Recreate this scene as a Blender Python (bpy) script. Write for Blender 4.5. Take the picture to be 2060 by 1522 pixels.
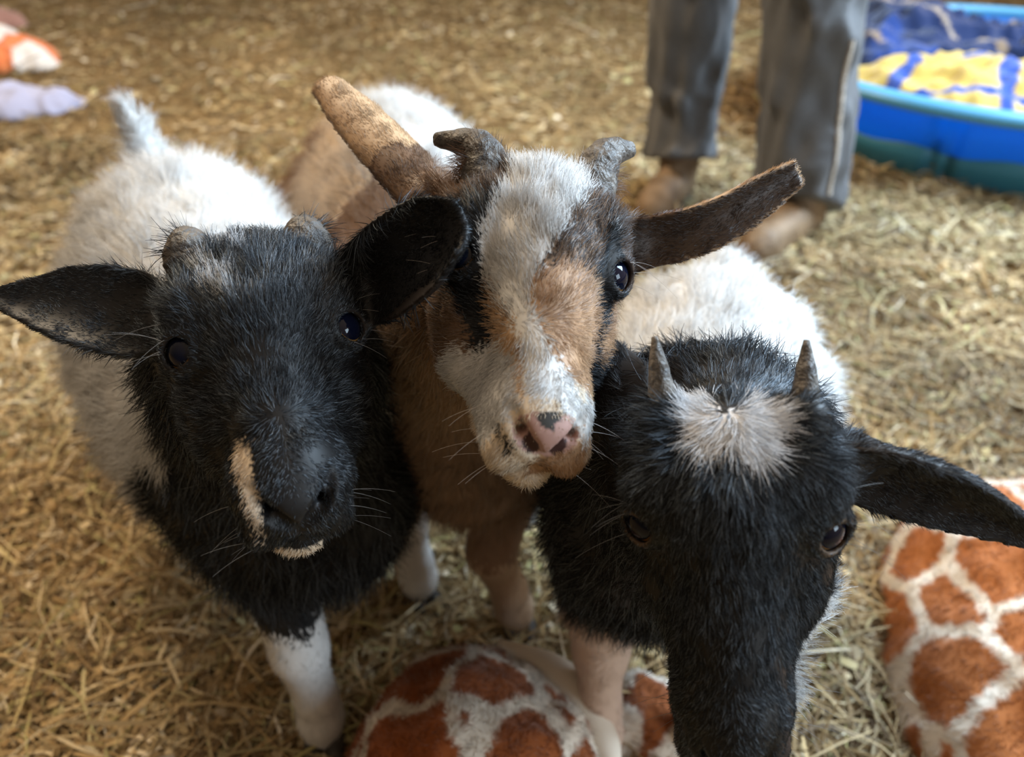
import bpy, math, random
import numpy as np
from mathutils import Vector, Matrix
from mathutils.bvhtree import BVHTree

rng = np.random.default_rng(7)
random.seed(7)
V = lambda *a: np.array(a, dtype=np.float64)
SC = bpy.context.scene
for o in list(bpy.data.objects):
    bpy.data.objects.remove(o)
COL = SC.collection

# ------------------------------------------------------------------ camera
CAM_H, PITCH = 0.82, math.radians(36)
cam = bpy.data.cameras.new('camera')
cam.sensor_width = 36.0
cam.lens = 1550.0 / 2060.0 * 36.0
cam.clip_start = 0.02
cam.dof.use_dof = True
cam.dof.focus_distance = 0.445
cam.dof.aperture_fstop = 4.7
camo = bpy.data.objects.new('camera', cam)
COL.objects.link(camo)
camo.location = (0, 0, CAM_H)
camo.rotation_euler = (math.pi / 2 - PITCH, 0, 0)
SC.camera = camo

# ------------------------------------------------------------------ light
SC.view_settings.view_transform = 'Standard'
SC.view_settings.look = 'None'
SC.view_settings.gamma = 1
SC.view_settings.use_curve_mapping = False
SC.view_settings.exposure = 0.22
SC.cycles.max_bounces = 6
SC.cycles.diffuse_bounces = 3
SC.cycles.glossy_bounces = 3
SC.cycles.transmission_bounces = 3
SC.cycles.transparent_max_bounces = 8
SC.cycles.caustics_reflective = False
SC.cycles.caustics_refractive = False

w = bpy.data.worlds.new('barn_air')
SC.world = w
w.use_nodes = True
# dim barn air: brighter towards the open side (right, back, up), dark towards the closed front left
_n, _l = w.node_tree.nodes, w.node_tree.links
_tc = _n.new('ShaderNodeTexCoord')
_dp = _n.new('ShaderNodeVectorMath'); _dp.operation = 'DOT_PRODUCT'
_dp.inputs[1].default_value = (.50, .48, .72)
_mr = _n.new('ShaderNodeMapRange')
_mr.inputs['From Min'].default_value = -.6
_mr.inputs['From Max'].default_value = 1.0
_mr.inputs['To Min'].default_value = .12
_mr.inputs['To Max'].default_value = 1.05
_l.new(_tc.outputs['Generated'], _dp.inputs[0])
_l.new(_dp.outputs['Value'], _mr.inputs['Value'])
_l.new(_mr.outputs['Result'], _n['Background'].inputs[1])
_n['Background'].inputs[0].default_value = (0.62, 0.47, 0.33, 1)


def area(name, loc, target, size, energy, color, size_y=None):
    l = bpy.data.lights.new(name, 'AREA')
    l.energy = energy
    l.color = color
    l.size = size
    if size_y:
        l.shape = 'RECTANGLE'
        l.size_y = size_y
    o = bpy.data.objects.new(name, l)
    COL.objects.link(o)
    o.location = loc
    o.rotation_euler = (Vector(target) - Vector(loc)).to_track_quat('-Z', 'Y').to_euler()
    return o


# the barn's open doorway, daylight from the right; and its warm bulb overhead on the left
area('doorway_daylight', (2.5, 1.75, 2.35), (0.05, 0.65, 0.35), 2.0, 330, (0.60, 0.80, 1.0), 1.7)
area('near_window_daylight', (2.1, -0.85, 1.30), (0.1, 0.45, 0.45), 0.9, 30, (0.66, 0.84, 1.0), 0.9)
area('barn_lamp', (-1.3, 2.3, 2.7), (-0.3, 1.0, 0.0), 0.7, 78, (1.0, 0.80, 0.56))


# ------------------------------------------------------------------ helpers
def tag(o, label=None, cat=None, group=None, kind=None):
    if label: o['label'] = label
    if cat: o['category'] = cat
    if group: o['group'] = group
    if kind: o['kind'] = kind
    return o


def empty(name, loc, label, cat, group=None):
    o = bpy.data.objects.new(name, None)
    COL.objects.link(o)
    o.location = loc
    o.empty_display_size = 0.05
    return tag(o, label, cat, group)


def link(o, parent=None):
    COL.objects.link(o)
    if parent is not None:
        o.parent = parent
        o.matrix_parent_inverse = Matrix.Translation(parent.location).inverted()
    return o


def mesh_np(name, verts, faces, mat, parent=None, smooth=True, cols=None):
    """one mesh object; faces is an (n,k) array or a list of index lists"""
    me = bpy.data.meshes.new(name)
    verts = np.asarray(verts, dtype=np.float32)
    if isinstance(faces, np.ndarray):
        n, k = faces.shape
        me.vertices.add(len(verts))
        me.vertices.foreach_set('co', verts.ravel())
        me.loops.add(n * k)
        me.loops.foreach_set('vertex_index', faces.astype(np.int32).ravel())
        me.polygons.add(n)
        me.polygons.foreach_set('loop_start', np.arange(n, dtype=np.int32) * k)
        me.update(calc_edges=True)
    else:
        me.from_pydata(verts.tolist(), [], faces)
        me.update()
    me.polygons.foreach_set('use_smooth', np.full(len(me.polygons), smooth))
    if cols is not None:
        a = me.attributes.new('col', 'FLOAT_COLOR', 'POINT')
        c = np.ones((len(verts), 4), np.float32)
        c[:, :3] = cols
        a.data.foreach_set('color', c.ravel())
    if mat: me.materials.append(mat)
    me.validate()
    return link(bpy.data.objects.new(name, me), parent)


def mat(name, color=(.5, .5, .5), rough=.6, attr=None, spec=.3, **kw):
    m = bpy.data.materials.new(name)
    m.use_nodes = True
    nt = m.node_tree
    b = nt.nodes['Principled BSDF']
    b.inputs['Base Color'].default_value = (*color, 1)
    b.inputs['Roughness'].default_value = rough
    b.inputs['Specular IOR Level'].default_value = spec
    for k, v in kw.items():
        b.inputs[k.replace('_', ' ')].default_value = v
    if attr:
        a = nt.nodes.new('ShaderNodeAttribute')
        a.attribute_name = attr
        nt.links.new(a.outputs['Color'], b.inputs['Base Color'])
    return m


def noisy(m, scale, c1, c2, detail=4, bump=0.0, bump_scale=None, lo=.35, hi=.65):
    nt = m.node_tree
    b = nt.nodes['Principled BSDF']
    tc = nt.nodes.new('ShaderNodeTexCoord')
    n = nt.nodes.new('ShaderNodeTexNoise')
    n.inputs['Scale'].default_value = scale
    n.inputs['Detail'].default_value = detail
    nt.links.new(tc.outputs['Object'], n.inputs['Vector'])
    r = nt.nodes.new('ShaderNodeValToRGB')
    r.color_ramp.elements[0].position = lo
    r.color_ramp.elements[1].position = hi
    r.color_ramp.elements[0].color = (*c1, 1)
    r.color_ramp.elements[1].color = (*c2, 1)
    nt.links.new(n.outputs['Fac'], r.inputs['Fac'])
    nt.links.new(r.outputs['Color'], b.inputs['Base Color'])
    if bump:
        n2 = nt.nodes.new('ShaderNodeTexNoise')
        n2.inputs['Scale'].default_value = bump_scale or scale * 3
        n2.inputs['Detail'].default_value = 5
        nt.links.new(tc.outputs['Object'], n2.inputs['Vector'])
        bp = nt.nodes.new('ShaderNodeBump')
        bp.inputs['Strength'].default_value = bump
        bp.inputs['Distance'].default_value = 0.01
        nt.links.new(n2.outputs['Fac'], bp.inputs['Height'])
        nt.links.new(bp.outputs['Normal'], b.inputs['Normal'])
    return m


_K = rng.normal(size=(8, 24, 3))
_PH = rng.uniform(0, 6.283, (8, 24))


def snoise(p, f, seed=0, oct=3):
    """cheap smooth noise in about -1..1; p (n,3), f cycles per metre"""
    out = np.zeros(len(p))
    amp = 1.0
    for o_ in range(oct):
        for i in range(6):
            j = (o_ * 6 + i) % 24
            out += amp * np.sin(p @ _K[seed % 8, j] * f * 3.5 * (2 ** o_) + _PH[seed % 8, j]) / 3.0
        amp *= .55
    return out / 1.6


def inpoly(x, y, poly):
    poly = np.asarray(poly, float)
    r = np.zeros(len(x), bool)
    n = len(poly)
    for i in range(n):
        x1, y1 = poly[i]
        x2, y2 = poly[(i + 1) % n]
        c = ((y1 > y) != (y2 > y)) & (x < (x2 - x1) * (y - y1) / (y2 - y1 + 1e-12) + x1)
        r ^= c
    return r


def smoothstep(a, b, x):
    t = np.clip((x - a) / (b - a), 0, 1)
    return t * t * (3 - 2 * t)


def curve_pts(P, n):
    """catmull-rom through rows of P"""
    P = np.asarray(P, float)
    Q = np.vstack([2 * P[0] - P[1], P, 2 * P[-1] - P[-2]])
    out = []
    m = len(P) - 1
    for u in np.linspace(0, m, n):
        i = min(int(u), m - 1)
        t = u - i
        a, b, c, d = Q[i], Q[i + 1], Q[i + 2], Q[i + 3]
        out.append(.5 * (2 * b + (c - a) * t + (2 * a - 5 * b + 4 * c - d) * t * t + (3 * b - a - 3 * c + d) * t ** 3))
    return np.array(out)


def loft(rings, cap=True):
    """rings: list of (k,3) closed loops -> verts, list of faces"""
    k = len(rings[0])
    v = np.vstack(rings)
    f = []
    for i in range(len(rings) - 1):
        for j in range(k):
            a = i * k + j
            b = i * k + (j + 1) % k
            f.append([a, b, b + k, a + k])
    if cap:
        f.append(list(range(k))[::-1])
        f.append([(len(rings) - 1) * k + j for j in range(k)])
    return v, f


def tube(P, R, k=10, n=None, flat=None):
    P = np.asarray(P, float)
    R = np.asarray(R, float)
    if n:
        R = np.interp(np.linspace(0, 1, n), np.linspace(0, 1, len(R)), R)
        P = curve_pts(P, n)
    T = np.gradient(P, axis=0)
    T /= np.linalg.norm(T, axis=1)[:, None]
    ref = V(0, 0, 1) if abs(T[0][2]) < .9 else V(1, 0, 0)
    rings = []
    a = np.linspace(0, 2 * np.pi, k, endpoint=False)
    for p, t, r in zip(P, T, R):
        s = np.cross(t, ref); s /= np.linalg.norm(s)
        u = np.cross(s, t)
        ref = u
        rings.append(p + r * (np.cos(a)[:, None] * s + np.sin(a)[:, None] * u))
    return loft(rings)


def join(parts):
    vs, fs, o = [], [], 0
    for v, f in parts:
        vs.append(np.asarray(v, float))
        fs += [[i + o for i in q] for q in f]
        o += len(v)
    return np.vstack(vs), fs


# ------------------------------------------------------------------ implicit surfaces
class Field:
    """signed distance blend sampled on a rectilinear grid, meshed with surface nets"""

    def __init__(self, ax):
        self.ax = [np.asarray(a, np.float32) for a in ax]
        self.D = np.full([len(a) for a in ax], 0.5, np.float32)

    def _blk(self, lo, hi):
        sl = []
        for a, l, h in zip(self.ax, lo, hi):
            sl.append(slice(int(np.searchsorted(a, l)), int(np.searchsorted(a, h))))
        P = np.stack(np.meshgrid(*[a[s] for a, s in zip(self.ax, sl)], indexing='ij'), -1)
        return tuple(sl), P

    def put(self, fn, lo, hi, k=.01, cut=False):
        pad = k * 1.2 + .008
        sl, P = self._blk(np.asarray(lo) - pad, np.asarray(hi) + pad)
        if P.size == 0: return
        d = fn(P.reshape(-1, 3)).reshape(P.shape[:3]).astype(np.float32)
        D = self.D[sl]
        if cut:
            a, b = -D, d
            h = np.maximum(k - np.abs(a - b), 0) / k
            self.D[sl] = -(np.minimum(a, b) - h * h * k * .25)
        else:
            h = np.maximum(k - np.abs(D - d), 0) / k
            self.D[sl] = np.minimum(D, d) - h * h * k * .25

    def cone(self, a, b, ra, rb, k=.012, cut=False, M=None, T=None, sx=None):
        """round cone; M,T map local coordinates to the world; sx scales distance across an axis: (axis, factor)"""
        a, b = np.asarray(a, float), np.asarray(b, float)
        if M is not None:
            a, b = M @ a + T, M @ b + T
        ab = b - a
        L2 = max(ab @ ab, 1e-9)
        r = max(ra, rb) * (1.5 if sx is not None else 1)

        def fn(p):
            t = np.clip(((p - a) @ ab) / L2, 0, 1)
            q = p - a - t[:, None] * ab
            if sx is not None:
                e, fct = sx
                q = q + np.outer(q @ e, e) * (fct - 1)
            return np.sqrt((q * q).sum(1)) - (ra + (rb - ra) * t)
        self.put(fn, np.minimum(a, b) - r, np.maximum(a, b) + r, k, cut)

    def chain(self, P, R, k=.012, cut=False, n=None, M=None, T=None):
        P = np.asarray(P, float)
        R = np.asarray(R, float)
        if n:
            R = np.interp(np.linspace(0, 1, n), np.linspace(0, 1, len(R)), R)
            P = curve_pts(P, n)
        for i in range(len(P) - 1):
            self.cone(P[i], P[i + 1], R[i], R[i + 1], k, cut, M, T)

    def ball(self, c, r, k=.012, cut=False, M=None, T=None):
        """ellipsoid"""
        c = np.asarray(c, float)
        r = np.asarray(r, float) * np.ones(3)
        if M is None:
            M, T = np.eye(3), np.zeros(3)
        cw = M @ c + T

        def fn(p):
            q = (p - cw) @ M
            k0 = np.sqrt(((q / r) ** 2).sum(1)) + 1e-9
            k1 = np.sqrt(((q / r ** 2) ** 2).sum(1)) + 1e-9
            return k0 * (k0 - 1) / k1
        e = np.sqrt(((M * r) ** 2).sum(1))
        self.put(fn, cw - e, cw + e, k, cut)

    def ear(self, P, W, nrm, cup, th=.0022, k=.008):
        """leaf-shaped cupped sheet along P (world), half widths W, hollow side nrm (per end)"""
        NS = 34
        P = curve_pts(P, NS)
        W = curve_pts(np.column_stack([W, W, W]), NS)[:, 0].clip(.001)
        n0, n1 = np.asarray(nrm[0], float), np.asarray(nrm[1], float)

        def fn(p):
            best = np.full(len(p), 9.0)
            bs = np.zeros(len(p))
            for i in range(NS - 1):
                ab = P[i + 1] - P[i]
                t = ((p - P[i]) @ ab) / (ab @ ab)
                tc = np.clip(t, 0, 1)
                q = p - P[i] - tc[:, None] * ab
                d = (q * q).sum(1)
                m = d < best
                best[m] = d[m]
                bs[m] = (i + tc[m]) / (NS - 1.0)
            c = np.stack([np.interp(bs, np.linspace(0, 1, NS), P[:, j]) for j in range(3)], 1)
            TT = np.gradient(P, axis=0)
            t = np.stack([np.interp(bs, np.linspace(0, 1, NS), TT[:, j]) for j in range(3)], 1)
            t /= np.linalg.norm(t, axis=1)[:, None]
            n = n0 + (n1 - n0) * bs[:, None]
            n = n - t * (n * t).sum(1)[:, None]
            n /= np.linalg.norm(n, axis=1)[:, None]
            s = np.cross(t, n)
            q = p - c
            u = (q * s).sum(1)
            v = (q * n).sum(1)
            al = np.where((bs <= .001) | (bs >= .999), (q * t).sum(1), 0)
            w_ = np.interp(bs, np.linspace(0, 1, NS), W)
            v = v - cup * np.minimum(u * u, w_ * w_ * 1.4) / (w_ + 1e-4) + cup * w_ * .4
            a_ = np.abs(u) - w_
            b_ = np.abs(v) - th
            d = np.sqrt(np.maximum(a_, 0) ** 2 + np.maximum(b_, 0) ** 2 + al * al * .9) + np.minimum(np.maximum(a_, b_), 0) - .0012
            return d * .8
        r = max(W) * 1.3
        self.put(fn, P.min(0) - r, P.max(0) + r, k)

    def mesh(self):
        D = self.D
        S = D < 0
        n = np.array(D.shape)
        cnt = np.zeros(n - 1, np.int8)
        cs = [(i, j, k) for i in (0, 1) for j in (0, 1) for k in (0, 1)]
        for i, j, k in cs:
            cnt += S[i:n[0] - 1 + i, j:n[1] - 1 + j, k:n[2] - 1 + k]
        act = (cnt > 0) & (cnt < 8)
        I, J, K = np.nonzero(act)
        idx = np.full(n - 1, -1, np.int32)
        idx[I, J, K] = np.arange(len(I))
        acc = np.zeros((len(I), 3))
        num = np.zeros(len(I))
        X = self.ax
        for a in cs:
            for d in range(3):
                if a[d]: continue
                b = list(a); b[d] = 1
                ia = (I + a[0], J + a[1], K + a[2])
                ib = (I + b[0], J + b[1], K + b[2])
                da, db = D[ia], D[ib]
                m = (da < 0) != (db < 0)
                t = np.where(m, da / np.where(m, da - db, 1), 0)
                pa = np.stack([X[0][ia[0]], X[1][ia[1]], X[2][ia[2]]], 1)
                pb = np.stack([X[0][ib[0]], X[1][ib[1]], X[2][ib[2]]], 1)
                acc += np.where(m[:, None], pa + (pb - pa) * t[:, None], 0)
                num += m
        verts = acc / num[:, None]
        faces = []
        for d in range(3):
            e, f = (d + 1) % 3, (d + 2) % 3
            sl0 = [slice(None)] * 3; sl1 = [slice(None)] * 3
            sl0[d] = slice(0, -1); sl1[d] = slice(1, None)
            c = S[tuple(sl0)] != S[tuple(sl1)]
            lo = [slice(None)] * 3
            q = np.argwhere(c)
            ok = (q[:, e] > 0) & (q[:, f] > 0) & (q[:, e] < n[e] - 1) & (q[:, f] < n[f] - 1)
            q = q[ok]
            sgn = S[tuple(q.T)]
            ids = []
            for oe, of in ((-1, -1), (0, -1), (0, 0), (-1, 0)):
                r = q.copy(); r[:, e] += oe; r[:, f] += of
                ids.append(idx[tuple(r.T)])
            F = np.stack(ids, 1)
            F[~sgn] = F[~sgn][:, ::-1]
            faces.append(F)
        faces = np.vstack(faces)
        faces = faces[(faces >= 0).all(1)]
        # keep the one largest connected piece
        lab = np.arange(len(verts))
        while True:
            m = lab[faces].min(1)
            new = lab.copy()
            for c in range(4):
                np.minimum.at(new, faces[:, c], m)
            new = new[new]
            if (new == lab).all(): break
            lab = new
        big = np.bincount(lab).argmax()
        keep = lab == big
        remap = np.cumsum(keep) - 1
        faces = remap[faces[keep[faces].all(1)]]
        return verts[keep], faces


def axis(lo, hi, h, fine=()):
    """grid coordinates from lo to hi with spacing h, and finer inside the (from, to, spacing) intervals"""
    out = [lo]
    while out[-1] < hi:
        x = out[-1]
        out.append(x + min([h] + [g for a, b, g in fine if a <= x <= b]))
    return np.array(out)


def vnormals(v, f):
    a = np.cross(v[f[:, 2]] - v[f[:, 0]], v[f[:, 3]] - v[f[:, 1]])
    n = np.zeros_like(v)
    for c in range(4):
        np.add.at(n, f[:, c], a)
    return n / (np.linalg.norm(n, axis=1)[:, None] + 1e-12)


# ------------------------------------------------------------------ fur
def fur_mat(name, rough=.35, gloss=.35, soft=.5, tint=(.8, .9, 1)):
    m = bpy.data.materials.new(name)
    m.use_nodes = True
    nt = m.node_tree
    nt.nodes.clear()
    out = nt.nodes.new('ShaderNodeOutputMaterial')
    a = nt.nodes.new('ShaderNodeAttribute'); a.attribute_name = 'col'
    nn = nt.nodes.new('ShaderNodeAttribute'); nn.attribute_name = 'nrm'
    geo = nt.nodes.new('ShaderNodeNewGeometry')
    mixn = nt.nodes.new('ShaderNodeMix'); mixn.data_type = 'VECTOR'
    mixn.inputs[0].default_value = soft
    nt.links.new(geo.outputs['Normal'], mixn.inputs[4])
    nt.links.new(nn.outputs['Vector'], mixn.inputs[5])
    nz = nt.nodes.new('ShaderNodeVectorMath'); nz.operation = 'NORMALIZE'
    nt.links.new(mixn.outputs[1], nz.inputs[0])
    df = nt.nodes.new('ShaderNodeBsdfDiffuse')
    nt.links.new(a.outputs['Color'], df.inputs['Color'])
    nt.links.new(nz.outputs[0], df.inputs['Normal'])
    h = nt.nodes.new('ShaderNodeBsdfHair')
    h.component = 'Reflection'
    h.inputs['Color'].default_value = (*tint, 1)
    h.inputs['RoughnessU'].default_value = rough
    h.inputs['RoughnessV'].default_value = .9
    h.inputs['Offset'].default_value = math.radians(-5)
    mx = nt.nodes.new('ShaderNodeMixShader')
    # strands differ in shine
    hi = nt.nodes.new('ShaderNodeHairInfo')
    pw = nt.nodes.new('ShaderNodeMath'); pw.operation = 'POWER'; pw.inputs[1].default_value = 3.0
    ml = nt.nodes.new('ShaderNodeMath'); ml.operation = 'MULTIPLY_ADD'
    ml.inputs[1].default_value = gloss * 3.0
    ml.inputs[2].default_value = gloss * .25
    nt.links.new(hi.outputs['Random'], pw.inputs[0])
    nt.links.new(pw.outputs[0], ml.inputs[0])
    nt.links.new(ml.outputs[0], mx.inputs[0])
    nt.links.new(df.outputs[0], mx.inputs[1])
    nt.links.new(h.outputs[0], mx.inputs[2])
    nt.links.new(mx.outputs[0], out.inputs['Surface'])
    return m


def make_curves(name, pts, rad, cols, nrm, material, parent):
    """pts (n,k,3), rad (n,k), cols (n,3), nrm (n,3)"""
    n, k = pts.shape[:2]
    cu = bpy.data.hair_curves.new(name)
    cu.add_curves([k] * n)
    cu.attributes['position'].data.foreach_set('vector', pts.astype(np.float32).ravel())
    ra = cu.attributes.get('radius') or cu.attributes.new('radius', 'FLOAT', 'POINT')
    ra.data.foreach_set('value', rad.astype(np.float32).ravel())
    c = cu.attributes.new('col', 'FLOAT_COLOR', 'CURVE')
    c4 = np.ones((n, 4), np.float32); c4[:, :3] = cols
    c.data.foreach_set('color', c4.ravel())
    nr = cu.attributes.new('nrm', 'FLOAT_VECTOR', 'CURVE')
    nr.data.foreach_set('vector', nrm.astype(np.float32).ravel())
    cu.materials.append(material)
    return link(bpy.data.objects.new(name, cu), parent)


def sample(v, f, dens, N):
    """N random points on quads weighted by area*dens(vertex) -> face corner ids and weights"""
    tri = np.vstack([f[:, [0, 1, 2]], f[:, [0, 2, 3]]])
    ar = np.linalg.norm(np.cross(v[tri[:, 1]] - v[tri[:, 0]], v[tri[:, 2]] - v[tri[:, 0]]), axis=1)
    wgt = ar * dens[tri].mean(1)
    cs = np.cumsum(wgt); cs /= cs[-1]
    t = tri[np.searchsorted(cs, rng.random(N)).clip(0, len(tri) - 1)]
    b = rng.random((N, 2))
    fl = b.sum(1) > 1
    b[fl] = 1 - b[fl]
    bw = np.column_stack([1 - b.sum(1), b])
    return t, bw


def lerp_attr(a, t, bw):
    if a.ndim == 1:
        return (a[t] * bw).sum(1)
    return (a[t] * bw[:, :, None]).sum(1)


def norm(a):
    return a / (np.linalg.norm(a, axis=1)[:, None] + 1e-12)


def grow(name, v, f, nv, dens, N, flow, length, lift, radius, colfn, material, parent, K=5, wild=.15, clumpf=90., droop=.0):
    t, bw = sample(v, f, dens, N)
    p = lerp_attr(v, t, bw)
    n = norm(lerp_attr(nv, t, bw))
    fl = lerp_attr(flow, t, bw)
    fl = fl - n * (fl * n).sum(1)[:, None]
    fl = norm(fl)
    L = lerp_attr(length, t, bw) * rng.uniform(.65, 1.15, N)
    li = lerp_attr(lift, t, bw)[:, None]
    cl = np.stack([snoise(p, clumpf, s) for s in (1, 2, 3)], 1)
    jit = rng.normal(size=(N, 3)) * wild
    d0 = norm(n * li + fl * (1 - li) + jit * .5 + cl * wild * 1.2)
    d1 = norm(n * li * .35 + fl + jit + cl * wild * 2.2 - V(0, 0, 1) * droop)
    s = np.linspace(0, 1, K)[None, :, None]
    pts = p[:, None, :] + L[:, None, None] * (d0[:, None, :] * (s - .5 * s * s) + d1[:, None, :] * (.5 * s * s))
    pts = pts - n[:, None, :] * np.minimum(.0006, L * .05)[:, None, None]
    r = lerp_attr(radius, t, bw)[:, None] * np.linspace(1, .25, K)[None, :]
    cols = colfn(p, n)
    cols = cols * (1 + rng.normal(size=(N, 1)) * .17) + np.abs(rng.normal(size=(N, 1))) * .004
    return make_curves(name, pts, r, np.clip(cols, .002, 1), n, material, parent)


# ------------------------------------------------------------------ floor and straw bedding
m_floor = noisy(mat('trampled_straw', rough=.9, spec=.1), 38, (.10, .06, .025), (.30, .20, .09), 6, .9, 130)
fv = [(-7, -1.5, 0), (7, -1.5, 0), (7, 9, 0), (-7, 9, 0)]
floor = mesh_np('floor', np.array(fv, float), [[0, 1, 2, 3]], m_floor, smooth=False)
tag(floor, kind='structure')


def ground(x, y):
    p = np.column_stack([x, y, 0 * x])
    return .006 + .008 * snoise(p, 1.6, 5, 2) + .003 * snoise(p, 9, 6, 2)


def straw():
    bands = [(.36, 1.25, 70000, .35), (1.25, 2.4, 46000, .35), (2.4, 6.5, 36000, .35), (-.15, .40, 16000, .75), (.36, 2.4, 26000, 1.0)]
    Vs, Cs = [], []
    for y0, y1, n, side_ in bands:
        y = np.sqrt(rng.uniform(y0 * y0, y1 * y1, n)) if y0 > 1 else rng.uniform(y0, y1, n)
        hw = side_ + .70 * y.clip(0)
        x = rng.uniform(-1, 1, n) * hw
        if side_ > .9:
            x = np.sign(x) * (.34 + .70 * y + np.abs(x) / hw * .7)
        far = 1 + .35 * max(0, y0 - .5)
        kind = rng.random(n)
        shav = kind < .45
        L = np.where(shav, rng.uniform(.006, .022, n), rng.lognormal(-3.25, .6, n).clip(.012, .20)) * far
        Wd = np.where(shav, rng.uniform(.0022, .006, n), rng.lognormal(-6.85, .4, n).clip(.0005, .003)) * far
        yaw = rng.uniform(0, 2 * np.pi, n)
        pit = rng.normal(0, .15, n)
        rol = rng.normal(0, .5, n)
        z = ground(x, y) + rng.random(n) ** 1.5 * .016 + np.abs(np.sin(pit)) * L * .45
        d = np.column_stack([np.cos(yaw) * np.cos(pit), np.sin(yaw) * np.cos(pit), np.sin(pit)])
        s = np.cross(d, V(0, 0, 1)); s /= np.linalg.norm(s, axis=1)[:, None]
        u = np.cross(s, d)
        s = s * np.cos(rol)[:, None] + u * np.sin(rol)[:, None]
        u = np.cross(s, d)
        bend = rng.normal(0, .06, n) * L
        bnd2 = rng.normal(0, .10, n) * L
        c = np.column_stack([x, y, z])
        V_ = np.zeros((n, 8, 3))
        for i, t in enumerate((-.5, -.17, .17, .5)):
            q = 1 - (2 * t) ** 2
            ctr = c + d * (t * L)[:, None] + u * (bend * q)[:, None] + s * (bnd2 * q)[:, None]
            ww = Wd * (1 if abs(t) < .4 else .75)
            V_[:, 2 * i] = ctr - s * ww[:, None]
            V_[:, 2 * i + 1] = ctr + s * ww[:, None]
        V_[:, :, 2] = np.maximum(V_[:, :, 2], .001)
        pal = np.array([(.36, .24, .105), (.44, .32, .16), (.26, .165, .07), (.56, .44, .26), (.14, .085, .035), (.46, .37, .18), (.68, .57, .40), (.36, .31, .13)])
        k = rng.choice(len(pal), n, p=[.22, .18, .18, .10, .16, .07, .045, .045])
        col = pal[k] * rng.uniform(.85, 1.45, (n, 1))
        old = snoise(c, 1.6, 4, 3)
        col = col * (1.10 - .50 * smoothstep(-.3, .9, old))[:, None]
        col = col * .84
        Vs.append(V_.reshape(-1, 3)); Cs.append(np.repeat(col, 8, 0))
    v = np.vstack(Vs)
    n = len(v) // 8
    b = (np.arange(n) * 8)[:, None, None]
    f = (b + np.array([[0, 1, 3, 2], [2, 3, 5, 4], [4, 5, 7, 6]])[None]).reshape(-1, 4)
    o = mesh_np('straw_bedding', v, f, mat('straw', rough=.62, attr='col', spec=.25), smooth=True, cols=np.vstack(Cs))
    tag(o, 'loose golden straw and wood shavings strewn over the whole barn floor', 'straw', kind='stuff')


straw()

# ------------------------------------------------------------------ goats
m_skin = mat('goat_skin', rough=.5, attr='col', spec=.35)
m_fur = fur_mat('goat_fur_black', .17, .072, .45, (.75, .87, 1))
m_furw = fur_mat('goat_fur_light', .4, .05, .7)
m_eye = mat('amber_eye', (.30, .15, .04), .08, spec=.6)
m_pupil = mat('pupil', (.003, .0045, .014), .05, spec=.3)
m_horn = noisy(mat('horn', rough=.5, spec=.4), 90, (.035, .03, .027), (.15, .13, .11), 6, .5, 160)
m_hoof = noisy(mat('hoof_horn', rough=.55), 60, (.03, .026, .022), (.10, .085, .07), 4, .3)

WHITE = V(.67, .665, .65)
CREAM = V(.66, .55, .42)
TAN = V(.36, .215, .12)
LTAN = V(.48, .31, .175)
BROWN = V(.11, .06, .032)
BLACK = V(.0058, .0056, .0060)
PINK = V(.44, .265, .225)


def uv_sphere(c, r, e, up, nu=24, nv_=16, cap=math.pi, sq=1.0):
    """sphere, or the cap of one, whose pole points along e"""
    e = np.asarray(e, float) / np.linalg.norm(e)
    s = np.cross(up, e); s /= np.linalg.norm(s)
    u = np.cross(e, s)
    rings = []
    for i in range(1, nv_ + 1):
        th = cap * i / nv_ if cap < 3 else cap * i / (nv_ + 1)
        a = np.linspace(0, 2 * np.pi, nu, endpoint=False)
        pr = np.sin(th) * (np.cos(a)[:, None] * s + np.sin(a)[:, None] * u * sq) + np.cos(th) * e
        pr /= np.linalg.norm(pr, axis=1)[:, None]
        rings.append(c + r * pr)
    v, f = loft(rings, cap=False)
    v = np.vstack([v, c + r * e])
    t = len(v) - 1
    for j in range(nu):
        f.append([t, (j + 1) % nu, j])
    if cap >= 3:
        b = (nv_ - 1) * nu
        v = np.vstack([v, c - r * e])
        for j in range(nu):
            f.append([t + 1, b + j, b + (j + 1) % nu])
    return v, f


def hoof_mesh(pos, yaw, s=1.0):
    """two cloven claws"""
    parts = []
    d = V(math.cos(yaw), math.sin(yaw), 0)
    q = V(-d[1], d[0], 0)
    for sd in (-1, 1):
        prof = [(-.026, .004, .0085, 0), (-.024, .020, .010, 0), (0, .032, .0115, 0), (.012, .026, .0115, 0), (.024, .013, .009, 0), (.031, .004, .005, 0)]
        rings = []
        for (x, h, wd, _) in prof:
            o = sd * .0115
            c = pos + d * x * s + q * (o - sd * max(0, x) * .12) * s
            rings.append(np.array([c + q * wd * s, c + q * wd * .8 * s + V(0, 0, h * s * .75), c + V(0, 0, h * s), c - q * wd * .8 * s + V(0, 0, h * s * .75), c - q * wd * s]))
        parts.append(loft(rings))
    return join(parts)


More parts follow.
